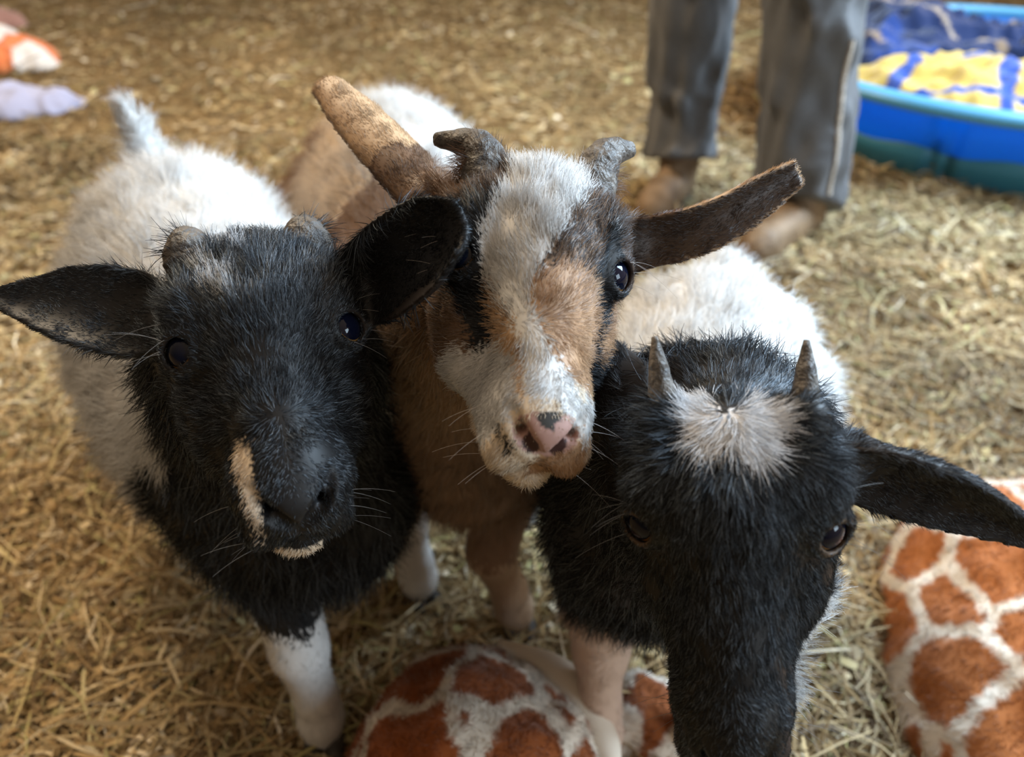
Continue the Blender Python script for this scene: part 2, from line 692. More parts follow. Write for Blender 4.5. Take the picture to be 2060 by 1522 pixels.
def goat(cfg):
    Rh, T = np.array(cfg['R']), np.array(cfg['T'])
    W2 = lambda p: np.asarray(p, float) @ Rh.T + T
    box = W2(np.array([(x, y, z) for x in (-.062, .062) for y in (-.128, .075) for z in (-.075, .032)]))
    flo, fhi = box.min(0), box.max(0)
    allp = [box] + [np.array(cfg['spine']) + V(0, 0, .19), np.array(cfg['spine']) - V(0, 0, .17), np.array(cfg['spine']) + V(.17, .17, 0), np.array(cfg['spine']) - V(.17, .17, 0)]
    for L in cfg['legs']: allp.append(np.array(L['P']))
    for e in cfg['ears']: allp.append(W2(e['P']))
    allp.append(np.array(cfg['tail'])); allp.append(np.array(cfg['neck']))
    allp = np.vstack(allp)
    lo, hi = allp.min(0) - .05, allp.max(0) + .05
    lo[2] = max(lo[2], .012)
    EP = [W2(e['P']) for e in cfg['ears']]
    F = Field([axis(lo[i], hi[i], .0058, [(flo[i], fhi[i], .0017)] + [(P[:, i].min() - .02, P[:, i].max() + .02, .003) for P in EP]) for i in range(3)])
    sp = np.array(cfg['spine']); sr = cfg['spine_r']
    ax_ = sp[-1] - sp[0]; blen = np.linalg.norm(ax_); ax_ = ax_ / blen
    lat = np.cross(ax_, V(0, 0, 1)); lat /= np.linalg.norm(lat)
    # trunk: deep chest narrowing to the belly
    SP = curve_pts(sp, 9); SR = np.interp(np.linspace(0, 1, 9), np.linspace(0, 1, len(sr)), sr)
    for i in range(8):
        F.cone(SP[i], SP[i + 1], SR[i], SR[i + 1], .03, sx=(V(0, 0, 1), .86))
    ck = np.array(cfg['neck'])
    F.chain(ck, cfg['neck_r'], .035, n=7)
    if 'chest' in cfg:
        F.ball(cfg['chest'][0], cfg['chest'][1], .05)
    for L in cfg['legs']:
        P, Rr = np.array(L['P']), L['r']
        F.chain(P[:2], Rr[:2], .035)
        F.chain(P[1:], Rr[1:], .014)
    F.chain(cfg['tail'], [.020, .014, .007], .02, n=6)
    # head, in its own frame: x across, y towards the poll, z out of the forehead
    hw = cfg.get('muzzle', 1.0)
    ly = cfg.get('long', 1.0)

    ty = cfg.get('top', 1.0)

    def yy(p):
        p = np.array(p, float)
        p[..., 1] = np.where(p[..., 1] < 0, p[..., 1] * ly, p[..., 1] * ty)
        return p
    kw = dict(M=Rh, T=T)
    Bl = lambda c, r, k, **o: F.ball(yy(c), r, k, **o, **kw)
    Co = lambda a, b, ra, rb, k, **o: F.cone(yy(a), yy(b), ra, rb, k, **o, **kw)
    Ch = lambda P, r, k, **o: F.chain(yy(P), r, k, **o, **kw)
    Bl((0, .014, -.034), (.043, .048 * ty, .048), .02)
    Bl((0, .016, -.008), (.038, .047 * ty, .030), .02)
    Bl((0, .046, -.014), (.029, .017, .020), .018)
    Co((0, .0, -.032), (0, -.082, -.024), .039, .0250 * hw, .02)
    Co((0, .0, .001), (0, -.092, -.009), .0225, .0155, .016)
    Bl((0, -.093, -.022), (.0285 * hw, .026, .0235), .012)
    Bl((0, -.107, -.0130), (.0205 * hw, .0145, .0150), .009)
    Bl((0, -.104, -.0475), (.0175 * hw, .0200, .0122), .009)
    eyes = []
    for s in (-1, 1):
        Bl((s * .036, -.022, -.048), (.017, .038, .028), .02)
        Co((s * .016, .005, -.062), (s * .012, -.085, -.044), .027, .0170, .018)
        Bl((s * .0165, -.1105, -.0290), (.0125, .0135, .0120), .007)
        Bl((s * .0380, .007, -.010), (.0155, .0205, .0180), .012)
        Bl((s * .036, .020, .004), (.013, .016, .012), .012)
        Co((s * .030, .045, -.006), (s * .034, .058, .000), .015, .0115, .014)
        c = V(s * .0405, -.004, -.0085)
        e = V(s * .64, -.34, .69); e /= np.linalg.norm(e)
        a_ = np.cross(e, V(0, 1, 0)); a_ /= np.linalg.norm(a_)
        a_ = a_ + V(0, s * .0, 0); b_ = np.cross(a_, e)
        if b_[1] < 0: b_ = -b_
        ring = [c + e * (.0082 - .0024 * abs(math.cos(t)) + .0012 * math.sin(t)) + a_ * .0102 * math.cos(t) + b_ * .0080 * math.sin(t) for t in np.linspace(0, 2 * np.pi, 19)]
        Ch(ring, [.0022] * 19, .006)
        F.ball((0, 0, 0), (.0097, .0076, .0110), .002, cut=True, M=Rh @ np.column_stack([a_, b_, np.cross(a_, b_)]), T=W2(yy(c + e * .0110)))
        Bl(c + e * .001, (.0123, .0123, .0123), .001, cut=True)
        eyes.append((yy(c), e, b_))
        # nostrils: slits that flare up and outwards
        Ch([(s * .0032, -.1225, -.0150), (s * .0090, -.1205, -.0080), (s * .0160, -.1125, -.0030), (s * .0195, -.1010, -.0010)], [.0030, .0046, .0042, .0024], .003, cut=True, n=8)
        Ch([(s * .0070, -.1200, -.0110), (s * .0130, -.1155, -.0055), (s * .0120, -.1040, -.0120)], [.0026, .0030, .0030], .002, cut=True)
        # mouth line
        Ch([(0, -.1250, -.0365), (s * .012, -.1225, -.0375), (s * .022, -.110, -.0405), (s * .030, -.085, -.044)], [.0015, .0017, .0017, .0012], .002, cut=True, n=12)
    Co((0, -.1225, -.0150), (0, -.1250, -.0360), .0021, .0019, .003, cut=True)
    unl = lambda z: np.column_stack([z[:, 0], np.where(z[:, 1] < 0, z[:, 1] / ly, z[:, 1] / ty), z[:, 2]])
    earP = []
    earN = []
    for e in cfg['ears']:
        P = W2(e['P'])
        nr = [Rh @ np.array(e['n'][0], float), Rh @ np.array(e['n'][1], float)]
        F.ear(P, e['w'], nr, e['cup'], .0018)
        F.cone(W2(V(np.sign(e['P'][0][0]) * .040, e['P'][0][1] - .004, e['P'][0][2])), P[0] + (P[1] - P[0]) * .12, .016, .011, .018)
        earP.append(curve_pts(P, 14))
        _w = curve_pts(np.column_stack([e['w']] * 3), 14)[:, 0]
        _t = norm(np.gradient(earP[-1], axis=0))
        _n = nr[0] + (nr[1] - nr[0]) * np.linspace(0, 1, 14)[:, None]
        _n = norm(_n - _t * (_n * _t).sum(1)[:, None])
        earN.append((earP[-1], _w, _t, _n, e['cup']))
    v, f = F.mesh()
    nv = vnormals(v, f)
    q = (v - T) @ Rh
    q[:, 1] = np.where(q[:, 1] < 0, q[:, 1] / ly, q[:, 1] / ty)
    # regions
    de = np.full(len(v), 9.0); ef = np.zeros((len(v), 3)); es = np.zeros(len(v))
    for P in earP:
        for i in range(len(P) - 1):
            d = np.linalg.norm(v - .5 * (P[i] + P[i + 1]), axis=1)
            m = d < de
            de[m] = d[m]; ef[m] = norm((P[i + 1] - P[i])[None])[0]; es[m] = i / (len(P) - 1)
    hd = np.sqrt((q[:, 0] / .062) ** 2 + ((q[:, 1] + .022) / .108) ** 2 + ((q[:, 2] + .028) / .062) ** 2)
    head = 1 - smoothstep(.95, 1.3, hd)
    ear = (1 - smoothstep(.022, .034, de)) * smoothstep(.053, .064, np.abs(q[:, 0])) if len(earP) else 0 * de
    # flow outside the head: along the nearest bone
    bones = [(SP[i], SP[i + 1], ax_ * 1.0, SR[i]) for i in range(8)]
    CK = curve_pts(ck, 7)
    NR = np.interp(np.linspace(0, 1, 7), np.linspace(0, 1, len(cfg['neck_r'])), cfg['neck_r'])
    for i in range(6):
        d = CK[i + 1] - CK[i]; bones.append((CK[i], CK[i + 1], d / np.linalg.norm(d) - V(0, 0, .4), NR[i]))
    for L in cfg['legs']:
        for i in range(len(L['P']) - 1):
            bones.append((np.array(L['P'][i]), np.array(L['P'][i + 1]), V(0, 0, -1), L['r'][i]))
    tl = np.array(cfg['tail'])
    for i in range(len(tl) - 1):
        bones.append((tl[i], tl[i + 1], (tl[i + 1] - tl[i]) / np.linalg.norm(tl[i + 1] - tl[i]), .02))
    wsum = np.zeros(len(v)); flow = np.zeros((len(v), 3)); legw = np.zeros(len(v)); tailw = np.zeros(len(v)); neckw = np.zeros(len(v))
    nl = sum(len(L['P']) - 1 for L in cfg['legs'])
    for i, (a, b, d, r) in enumerate(bones):
        ab = b - a
        t = np.clip(((v - a) @ ab) / (ab @ ab), 0, 1)
        dist = np.linalg.norm(v - a - t[:, None] * ab, axis=1) - r
        ww = np.exp(-np.clip(dist, -.03, 1) / .016)
        flow += ww[:, None] * d; wsum += ww
        if 8 <= i < 14: neckw += ww
        if 14 <= i < 14 + nl: legw += ww
        if i >= 14 + nl: tailw += ww
    flow /= wsum[:, None]; legw /= wsum; tailw /= wsum; neckw /= wsum
    legw *= 1 - smoothstep(.20, .30, v[:, 2])
    side = np.abs(nv @ lat)
    flow = flow - V(0, 0, 1) * (.55 * (1 - legw) * side)[:, None]
    # flow on the head: out from the whorl, cheeks run back
    wl = np.array(cfg['whorl'])
    hf = norm(q - wl)
    ck_ = smoothstep(-.02, -.06, q[:, 2])[:, None]
    hf = hf * (1 - ck_) + np.array([0, .55, -.5]) * ck_
    muz = 1 - smoothstep(-.085, -.06, q[:, 1])
    hf = hf * (1 - .6 * muz[:, None]) + norm(np.column_stack([np.sign(q[:, 0]) * .5 + 0 * q[:, 1], -.3 + 0 * q[:, 1], -.6 + 0 * q[:, 1]])) * .6 * muz[:, None]
    hfw = hf @ Rh.T
    flow = flow * (1 - head[:, None]) + hfw * head[:, None]
    flow = flow * (1 - ear[:, None]) + ef * ear[:, None]
    # length of the hair
    lb = cfg['len_body'] * (1 - legw) + .007 * legw
    lb = lb * (1 - tailw) + cfg.get('len_tail', .026) * tailw
    lb = lb * (1 - .35 * neckw)
    fore = smoothstep(-.03, .03, q[:, 1]) * smoothstep(-.03, .0, q[:, 2])
    lh = .0062 + cfg['len_fore'] * fore * (1 - .55 * smoothstep(.035, .055, q[:, 1])) - .0025 * (1 - smoothstep(-.09, -.055, q[:, 1]))
    for c, e, b_ in eyes:
        lh = np.minimum(lh, .0020 + .28 * np.maximum(np.linalg.norm(q - c - e * .007, axis=1) - .0112, 0))
    nose = np.linalg.norm((q - V(0, -.1125, -.0060)) / V(.0180, .0140, .0140) / cfg.get('bare', 1.0), axis=1)
    lip = np.linalg.norm((q - V(0, -.123, -.026)) / V(.008, .010, .012), axis=1)
    length = lb * (1 - head) + lh * head
    length = length * (1 - ear) + .0032 * ear
    length = np.where(nose < 1.6, np.minimum(length, .0022), length)
    if cfg.get('beard'):
        bd = smoothstep(-.020, -.045, q[:, 1]) * smoothstep(-.040, -.052, q[:, 2]) * smoothstep(-.004, .008, q[:, 0]) * head
        length = length + .017 * bd
        flow = flow * (1 - bd[:, None]) + (V(.9, -.3, -.5) @ Rh.T) * bd[:, None]
    dens_h = (np.maximum(head, ear)) * np.where(nose < 1.0, 0.04, 1.0) * np.where(lip < 1, .35, 1)
    for c, e, b_ in eyes:
        r_ = q - c
        along = r_ @ e
        rad = np.linalg.norm(r_ - np.outer(along, e), axis=1)
        dens_h = np.where((rad < .0086) & (along > .002), 0, dens_h)
    for h in cfg['horns']:
        hb = W2(yy(h['P'][0]))
        dens_h = np.where(np.linalg.norm(v - hb, axis=1) < h['r'][0] * 1.25, 0, dens_h)
    dens_b = np.maximum(1 - np.maximum(head, ear) * 1.15, 0)
    lift_b = .35 * (1 - legw) + .15 * legw
    lift_b = lift_b * (1 - tailw) + .5 * tailw
    lift_h = .26 + .10 * fore - .10 * ear + cfg.get('lift_add', 0) * fore
    rad_b = .00030 * (1 - legw) + .00022 * legw
    rad_h = np.full(len(v), .00015)
    colfn = lambda p, n: cfg['col'](p, unl((p - T) @ Rh), n, dict(sp=sp, ax=ax_, lat=lat, blen=blen, earP=earP, earN=earN))
    root = empty(cfg['name'], (sp.mean(0)[0], sp.mean(0)[1], 0), cfg['label'], 'goat', 'goat kids crowding the camera')
    cv = colfn(v, nv)
    cv = np.where((nose < 1.15)[:, None], cfg['nose_col'](q), cv)
    for s in (-1, 1):
        pth = curve_pts([(s * .0058, -.1190, -.0125), (s * .0100, -.1165, -.0080), (s * .0160, -.1095, -.0032)], 12)
        dn_ = np.min(np.linalg.norm(q[:, None] - pth[None], axis=2), 1)
        cv = np.where((dn_ < .0036)[:, None], V(.05, .02, .018) if cfg.get('bare', 1) > .8 else V(.006, .005, .005), cv)
    for c, e, b_ in eyes:
        r_ = q - c
        al = r_ @ e
        ra = np.linalg.norm(r_ - np.outer(al, e), axis=1)
        m = (ra < .0100) & (al > .0)
        cv = np.where(m[:, None], np.array(cfg['lid']), cv)
    mesh_np('body', v, f, m_skin, root, cols=np.clip(cv, .002, 1))
    if cfg.get('fur', True):
        grow('face_hair', v, f, nv, dens_h, cfg['n_head'], flow, length, lift_h, rad_h, colfn, cfg['fmat'], root, 5, .24, 75)
        grow('coat', v, f, nv, dens_b, cfg['n_body'], flow, length, lift_b, rad_b, colfn, cfg['bmat'], root, 5, .34, 24, .15)
    for c, e, b_ in eyes:
        ev, efc = uv_sphere(W2(c), .0121, Rh @ e, Rh @ b_, 28, 18)
        eo = mesh_np('eye', ev, efc, m_eye, root)
        pv, pf = uv_sphere(W2(c), .01222, Rh @ norm((e + b_ * .16)[None])[0], Rh @ b_, 28, 8, cap=.86, sq=.92)
        mesh_np('pupil', pv, pf, m_pupil, eo)
    for h in cfg['horns']:
        P = W2(yy(h['P']))
        n = 22
        R_ = np.interp(np.linspace(0, 1, n), np.linspace(0, 1, len(h['r'])), h['r'])
        R_ = R_ * (1 + h.get('ridge', .02) * np.sin(np.linspace(0, 1, n) * 34))
        hv, hfc = tube(P, R_, 18, n)
        hv = hv + norm(rng.normal(size=hv.shape)) * .0002
        ho = mesh_np('horn', hv, hfc, m_horn, root)
        if h.get('label'): ho['label'] = h['label']
    for L in cfg['legs']:
        hv, hfc = hoof_mesh(np.array(L['hoof']), L['yaw'], L.get('s', 1.0))
        mesh_np('hoof', hv, hfc, m_hoof, root)
    # whiskers and stray long hairs round the mouth and brow
    wk = []
    for s in (-1, 1):
        for i in range(8):
            b = V(s * rng.uniform(.014, .027), rng.uniform(-.115, -.085), rng.uniform(-.05, -.02))
            d = V(s * 1, rng.uniform(-.6, .1), rng.uniform(-.5, .3))
            wk.append((b, norm(d[None])[0], rng.uniform(.015, .03)))
        for i in range(6):
            b = V(s * .054, rng.uniform(-.02, .014), rng.uniform(-.012, .006))
            d = V(s * 1, rng.uniform(-.7, .5), rng.uniform(-.2, .7))
            wk.append((b, norm(d[None])[0], rng.uniform(.015, .032)))
    K = 6
    pts = np.zeros((len(wk), K, 3))
    tr = BVHTree.FromPolygons(v.tolist(), f.tolist())
    for i, (b, d, l) in enumerate(wk):
        p0 = np.array(tr.find_nearest(Vector(W2(b)))[0])
        dw = Rh @ d
        for k in range(K):
            t = k / (K - 1)
            pts[i, k] = p0 + dw * l * t - V(0, 0, 1) * l * .25 * t * t
    wc = np.tile(V(*cfg.get('whisk', (.45, .42, .4))), (len(wk), 1))
    make_curves('whiskers', pts, np.tile(np.linspace(.00012, .00004, K), (len(wk), 1)), wc, np.tile(V(0, 0, 1), (len(wk), 1)), m_furw, root)
    return root


def soft(p, x, seed, f=60., a=.006):
    return x + a * snoise(p, f, seed, 2) + rng.normal(size=len(p)) * a * .35


def paint(c, m, col):
    c[m] = col
    return c


def along(p, g):
    return (p - g['sp'][0]) @ g['ax'], (p - g['sp'][0]) @ g['lat']


#POLYS
PB = {k: np.array(v) / 1000 for k, v in {
   'blaze':[(-21.8, 66), (1.9, 70), (31.9, 70.1), (31.2, 46.5), (9.3, 4.8), (-7.9, -25.9), (-12.7, -40.8), (-7.1, -57.4), (0.0, -73.5), (10.6, -87.1), (21.3, -99.8), (20.5, -112.0), (7.2, -107.6), (1.6, -99.6), (-12.1, -100.1), (-14.4, -83.0), (-15.9, -66.1), (-20.3, -47.6), (-29.2, -29.1), (-34.7, -16.9), (-38.3, 1.2), (-29.4, 18.7), (-19.0, 40.5)],
   'tanR':[(-10.0, -33.5), (3.6, -21.0), (21.6, -22.4), (35.5, -29.1), (33.2, -46.4), (22.9, -89.0), (10.0, -85.8), (-0.8, -71.1), (-7.1, -56.4)],
   'brownR':[(-7.9, -25.9), (9.3, 4.8), (28.8, 31.8), (34.3, 16.4), (30.5, -5.5), (21.9, -25.9), (3.8, -23.8), (-10.0, -36.0)],
   'grizR':[(31.6, 66), (45.1, 57.3), (42.9, 19.9), (34.0, 13.2), (28.8, 31.8)],
   'tanL':[(-32.0, -23.3), (-21.4, -46.9), (-14.8, -71.9), (-14.2, -100.9), (-18.0, -92.5), (-19.7, -74.5), (-24.6, -56.7), (-28.2, -40.9)],
   'cheek':[(-60, -50), (-42.5, -50.1), (-32.0, -56.9), (-24.6, -56.7), (-16.7, -73.7), (-16.5, -92.9), (-14.1, -102.1), (-18.0, -103.7), (-22.3, -107.1), (-26.7, -115), (-60, -115)],
   'sideR':[(45.0, -19.9), (54, 0.2), (64.6, -7.9), (56.3, -30.0), (39.2, -53.9), (36.9, -44.6)],
   'sideL':[(-65.5, 5), (-54, -8), (-45.0, -25.4), (-36.3, -49.0), (-32.0, -56.3), (-60.3, -50.7)],
   'lipblack':[(-24.3, -103.7), (-21.9, -106.6), (-17.6, -115.2), (-14.8, -120.6), (-17.9, -119.9), (-22.8, -110.3)],
   'tanM':[(4.4, -119.0), (19.1, -109.5), (23.8, -115.0), (14.7, -122.5), (1.8, -121.7)],
   'patch':[(-8.0, -108.7), (-4.4, -103.9), (2.3, -102.0), (6.6, -104.3), (0.6, -114.5), (-4.8, -112.9)]}.items()}
PA = {k: np.array(v) / 1000 for k, v in {
   'stripe':[(-21.7, -71), (-16.2, -78), (-17.6, -96), (-16.8, -109), (-18.2, -122.0), (-21.9, -116), (-24.7, -96), (-26.0, -78)],
   'tuft1':[(-33.0, 40.6), (-23.4, 38.4), (-9.1, 11.3), (-12.8, 3.5), (-29.8, 20.0)],
   'tuft2':[(-26.3, 75.0), (-16.2, 69.9), (-1.1, 40.3), (-6.9, 35.7), (-20.6, 59.4)]}.items()}
PC = {k: np.array(v) / 1000 for k, v in {
   'patch':[(-26.8, 72), (-17.8, 74), (-9.4, 69.5), (-3.4, 57.9), (7.6, 70.3), (23.9, 62.9), (25.6, 52.6), (18.5, 40.9), (6.8, 29.8), (-1.9, 42.1), (-13.4, 33.3), (-21.3, 46.0)]}.items()}
#END


def col_A(p, q, n, g):
    s, l = along(p, g)
    c = np.tile(WHITE, (len(p), 1))
    neck = soft(p, s, 1, 14, .014) < -.02 - .10 * smoothstep(.36, .46, p[:, 2])
    c[neck & (p[:, 2] > soft(p, 0 * s + .20, 2, 14, .012))] = BLACK
    hd = (np.abs(q[:, 0]) < .085) & (q[:, 1] < .09) & (q[:, 2] > -.11) & (s < .1)
    c[hd] = BLACK
    for P in g['earP']:
        d = np.min(np.linalg.norm(p[:, None] - P[None, 2:], axis=2), 1)
        c[d < .045] = BLACK * 1.3
    jx = q[:, 0] + rng.normal(size=len(p)) * .0011; jy = q[:, 1] + rng.normal(size=len(p)) * .002
    up = q[:, 2] > -.045
    c[inpoly(jx, jy, PA['stripe']) & up] = CREAM * 1.1
    for k in ('tuft1', 'tuft2'):
        c[inpoly(jx, jy, PA[k]) & up & (rng.random(len(p)) < .6)] = V(.6, .62, .65)
    c[(q[:, 2] > -.09) & (q[:, 1] < -.098) & (q[:, 2] < -.043 + .002 * snoise(p, 90, 1)) & (q[:, 0] < .010) & (q[:, 0] > -.02)] = CREAM * 1.15
    return c


def col_B(p, q, n, g):
    s, l = along(p, g)
    N = len(p)
    c = np.tile(WHITE, (N, 1))
    sj = soft(p, s, 1, 12, .02); lj = soft(p, l, 2, 12, .016); zj = soft(p, p[:, 2], 3, 12, .018)
    flank = (lj * cfgside < -.045) & (sj > .10)
    c[flank] = V(.60, .47, .34)
    c[(lj * cfgside < -.075) & (sj > .39)] = BROWN * 2.2
    c[sj > .535] = BROWN * .7
    c[sj < .11] = V(.34, .235, .155)
    c[(sj < .15) & (sj > .06) & (zj > .40)] = BROWN * 1.5
    c[(sj < .07) & (zj < .42)] = V(.25, .165, .11)
    leg = zj < .23
    c[leg & (sj < .15)] = V(.46, .34, .24)
    c[leg & (zj > .185) & (sj < .15)] = V(.25, .155, .10)
    hd = (np.abs(q[:, 0]) < .08) & (q[:, 1] < .10) & (q[:, 2] > -.10) & (s < .12)
    h = np.where(hd)[0]
    if len(h):
        Q = q[h]; x = Q[:, 0] + rng.normal(size=len(h)) * .0012; y = Q[:, 1] + rng.normal(size=len(h)) * .0022; z = Q[:, 2]
        cc = np.tile(BLACK, (len(h), 1))
        rr = rng.random(len(h))
        cc[(x < .030) & (x > -.020) & (y < -.02) & (z > -.02)] = LTAN
        cc[(y < -.086) & (z > -.035)] = CREAM * 1.15
        top = (y > .022)
        cc[top] = BROWN * .55
        cc[top & (rr < .13)] = TAN * .5
        sd = (z < soft(p[h], -.050 + 0 * x, 4, 60, .004))
        cc[sd] = TAN * .9
        cc[sd & (y > .02)] = BROWN
        up = z > -.05
        cc[inpoly(x, y, PB['sideR']) & (z < -.012)] = TAN
        cc[inpoly(x, y, PB['sideL']) & (z < -.012)] = TAN * .45
        m = inpoly(x, y, PB['grizR']); cc[m & (rr < .3)] = TAN * .6
        cc[inpoly(x, y, PB['brownR']) & up] = BROWN * .35
        m = inpoly(x, y, PB['brownR']) & up & (rr < .38); cc[m] = TAN * .55
        cc[inpoly(x, y, PB['tanR']) & up] = TAN * 1.15
        cc[inpoly(x, y, PB['tanL']) & up] = LTAN
        cc[inpoly(x, y, PB['cheek'])] = WHITE * .92
        cc[(x > .016) & (y < -.088) & (z < .0) & (y > -.112)] = WHITE
        cc[inpoly(x, y, PB['blaze']) & up] = WHITE
        mz = (y < -.112) | ((x > .006) & (y < -.10) & (z < -.018))
        cc[mz & (x > -.002)] = TAN * 1.1
        cc[mz & (x <= -.002)] = CREAM
        cc[(y < -.10) & (np.abs(x) < .007) & (z < -.018) & (z > -.034) & (rr < .5)] = TAN * .55
        cc[(y < -.08) & (z < -.040)] = CREAM * 1.1
        cc[inpoly(x, y, PB['lipblack']) & (z > -.045) & (z < -.01)] = BLACK
        c[h] = cc
    for i, P in enumerate(g['earP']):
        d = np.min(np.linalg.norm(p[:, None] - P[None, 2:], axis=2), 1)
        e = d < .045
        P_, w_, t_, n_, cu_ = g['earN'][i]
        k = np.argmin(np.linalg.norm(p[:, None] - P_[None], axis=2), 1)
        dq = p - P_[k]
        u_ = (dq * np.cross(t_[k], n_[k])).sum(1)
        back = (dq * n_[k]).sum(1) - cu_ * np.minimum(u_ * u_, w_[k] ** 2 * 1.4) / (w_[k] + 1e-4) + cu_ * w_[k] * .4 < .0022
        c[e] = BROWN * .45
        c[e & back] = LTAN * .95
        rel = np.linalg.norm(p - P[0], axis=1) / np.linalg.norm(P[-1] - P[0])
        c[e & back & (rel < .42 + .05 * snoise(p, 40, 2))] = BROWN * 1.3
    return c


def col_C(p, q, n, g):
    s, l = along(p, g)
    N = len(p)
    c = np.tile(WHITE, (N, 1))
    sj = soft(p, s, 1, 14, .016); zj = soft(p, p[:, 2], 3, 14, .014)
    c[(sj < .045 - .06 * smoothstep(.36, .44, p[:, 2]) + .08 * smoothstep(.36, .28, p[:, 2])) & (zj > .255)] = BLACK
    c[(zj <= .255) & (sj < .12)] = V(.58, .42, .33)
    hd = (np.abs(q[:, 0]) < .085) & (q[:, 1] < .09) & (q[:, 2] > -.11) & (s < .10)
    c[hd] = BLACK
    for P in g['earP']:
        d = np.min(np.linalg.norm(p[:, None] - P[None, 2:], axis=2), 1)
        c[d < .045] = V(.014, .011, .010)
    jx = q[:, 0] + rng.normal(size=N) * .0013; jy = q[:, 1] + rng.normal(size=N) * .0018
    c[inpoly(jx, jy, PC['patch']) & (q[:, 2] > -.045)] = V(.62, .62, .63)
    c[(q[:, 1] < -.022) & (q[:, 2] < -.040) & (q[:, 2] > -.085) & (q[:, 1] > -.15) & (q[:, 0] > .004) & (q[:, 0] < .05)] = WHITE
    c[(q[:, 1] < -.045) & (q[:, 2] < -.052) & (q[:, 2] > -.085) & (q[:, 1] > -.15) & (np.abs(q[:, 0]) < .03)] = WHITE * .9
    return c


cfgside = 1


def leg(pts, yaw, rs, hoof=None, s=1.0):
    h = np.array(hoof if hoof is not None else (pts[-1][0], pts[-1][1], 0.006), float)
    h = h + V(math.cos(yaw), math.sin(yaw), 0) * .012
    return dict(P=pts, r=rs, yaw=yaw, hoof=h, s=s)


FR = [.050, .040, .0255, .0195, .0215, .020]
HR = [.085, .060, .027, .019, .0205, .019]
DN = math.radians

A = dict(name='goat', label='black-faced white kid on the left with dehorned buds and a cream stripe by its nostril',
    R=[[0.9436, -0.2881, 0.1631], [0.3294, 0.8659, -0.3765], [-0.0327, 0.409, 0.912]], T=[-0.1386, 0.3661, 0.5895],
    spine=[(-.235, .555, .355), (-.32, .70, .345), (-.405, .86, .355)], spine_r=[.105, .128, .118],
    neck=[(-.158, .405, .555), (-.178, .455, .49), (-.215, .535, .395)], neck_r=[.052, .066, .092],
    chest=((-.19, .50, .325), (.098, .075, .11)),
    legs=[leg([(-.235, .53, .33), (-.225, .495, .255), (-.207, .452, .165), (-.203, .452, .085), (-.203, .450, .050), (-.203, .447, .028)], DN(-75), FR),
          leg([(-.14, .58, .33), (-.135, .60, .26), (-.125, .625, .165), (-.12, .635, .085), (-.118, .637, .050), (-.117, .640, .028)], DN(-65), FR),
          leg([(-.47, .84, .33), (-.485, .80, .25), (-.50, .90, .165), (-.495, .885, .07), (-.495, .88, .046), (-.495, .875, .028)], DN(-65), HR),
          leg([(-.33, .90, .33), (-.335, .86, .25), (-.34, .96, .165), (-.34, .945, .07), (-.34, .94, .046), (-.34, .935, .028)], DN(-65), HR)],
    tail=[(-.430, .915, .42), (-.462, .955, .47), (-.484, .975, .53)],
    ears=[dict(P=[(-.050, .030, -.028), (-.095, .050, -.026), (-.155, .083, -.046)], w=[.014, .024, .025, .021, .012, .002], n=[(-.1, -.4, 1), (0, -.2, 1)], cup=.35),
          dict(P=[(.050, .026, -.020), (.080, .006, .034), (.1040, -.008, .0745)], w=[.014, .022, .0255, .0255, .0235, .014], n=[(-.3, -.6, .7), (-.8, -.1, .5)], cup=.45)],
    horns=[dict(P=[(-.032, .050, -.006), (-.036, .065, .002), (-.041, .074, .004)], r=[.0165, .0160, .0135, .0085, .001], label='low rounded horn bud'),
           dict(P=[(.031, .050, -.006), (.034, .065, .002), (.038, .074, .004)], r=[.0165, .0160, .0135, .0085, .001], label='low rounded horn bud')],
    whorl=(-.001, -.066, .0), long=.94, muzzle=1.12, bare=.68, len_body=.034, len_fore=.008, n_head=105000, n_body=110000, fmat=m_fur, bmat=m_furw, col=col_A,
    nose_col=lambda q: np.tile(BLACK * 1.6, (len(q), 1)), lid=(.018, .013, .011), whisk=(.25, .25, .25))

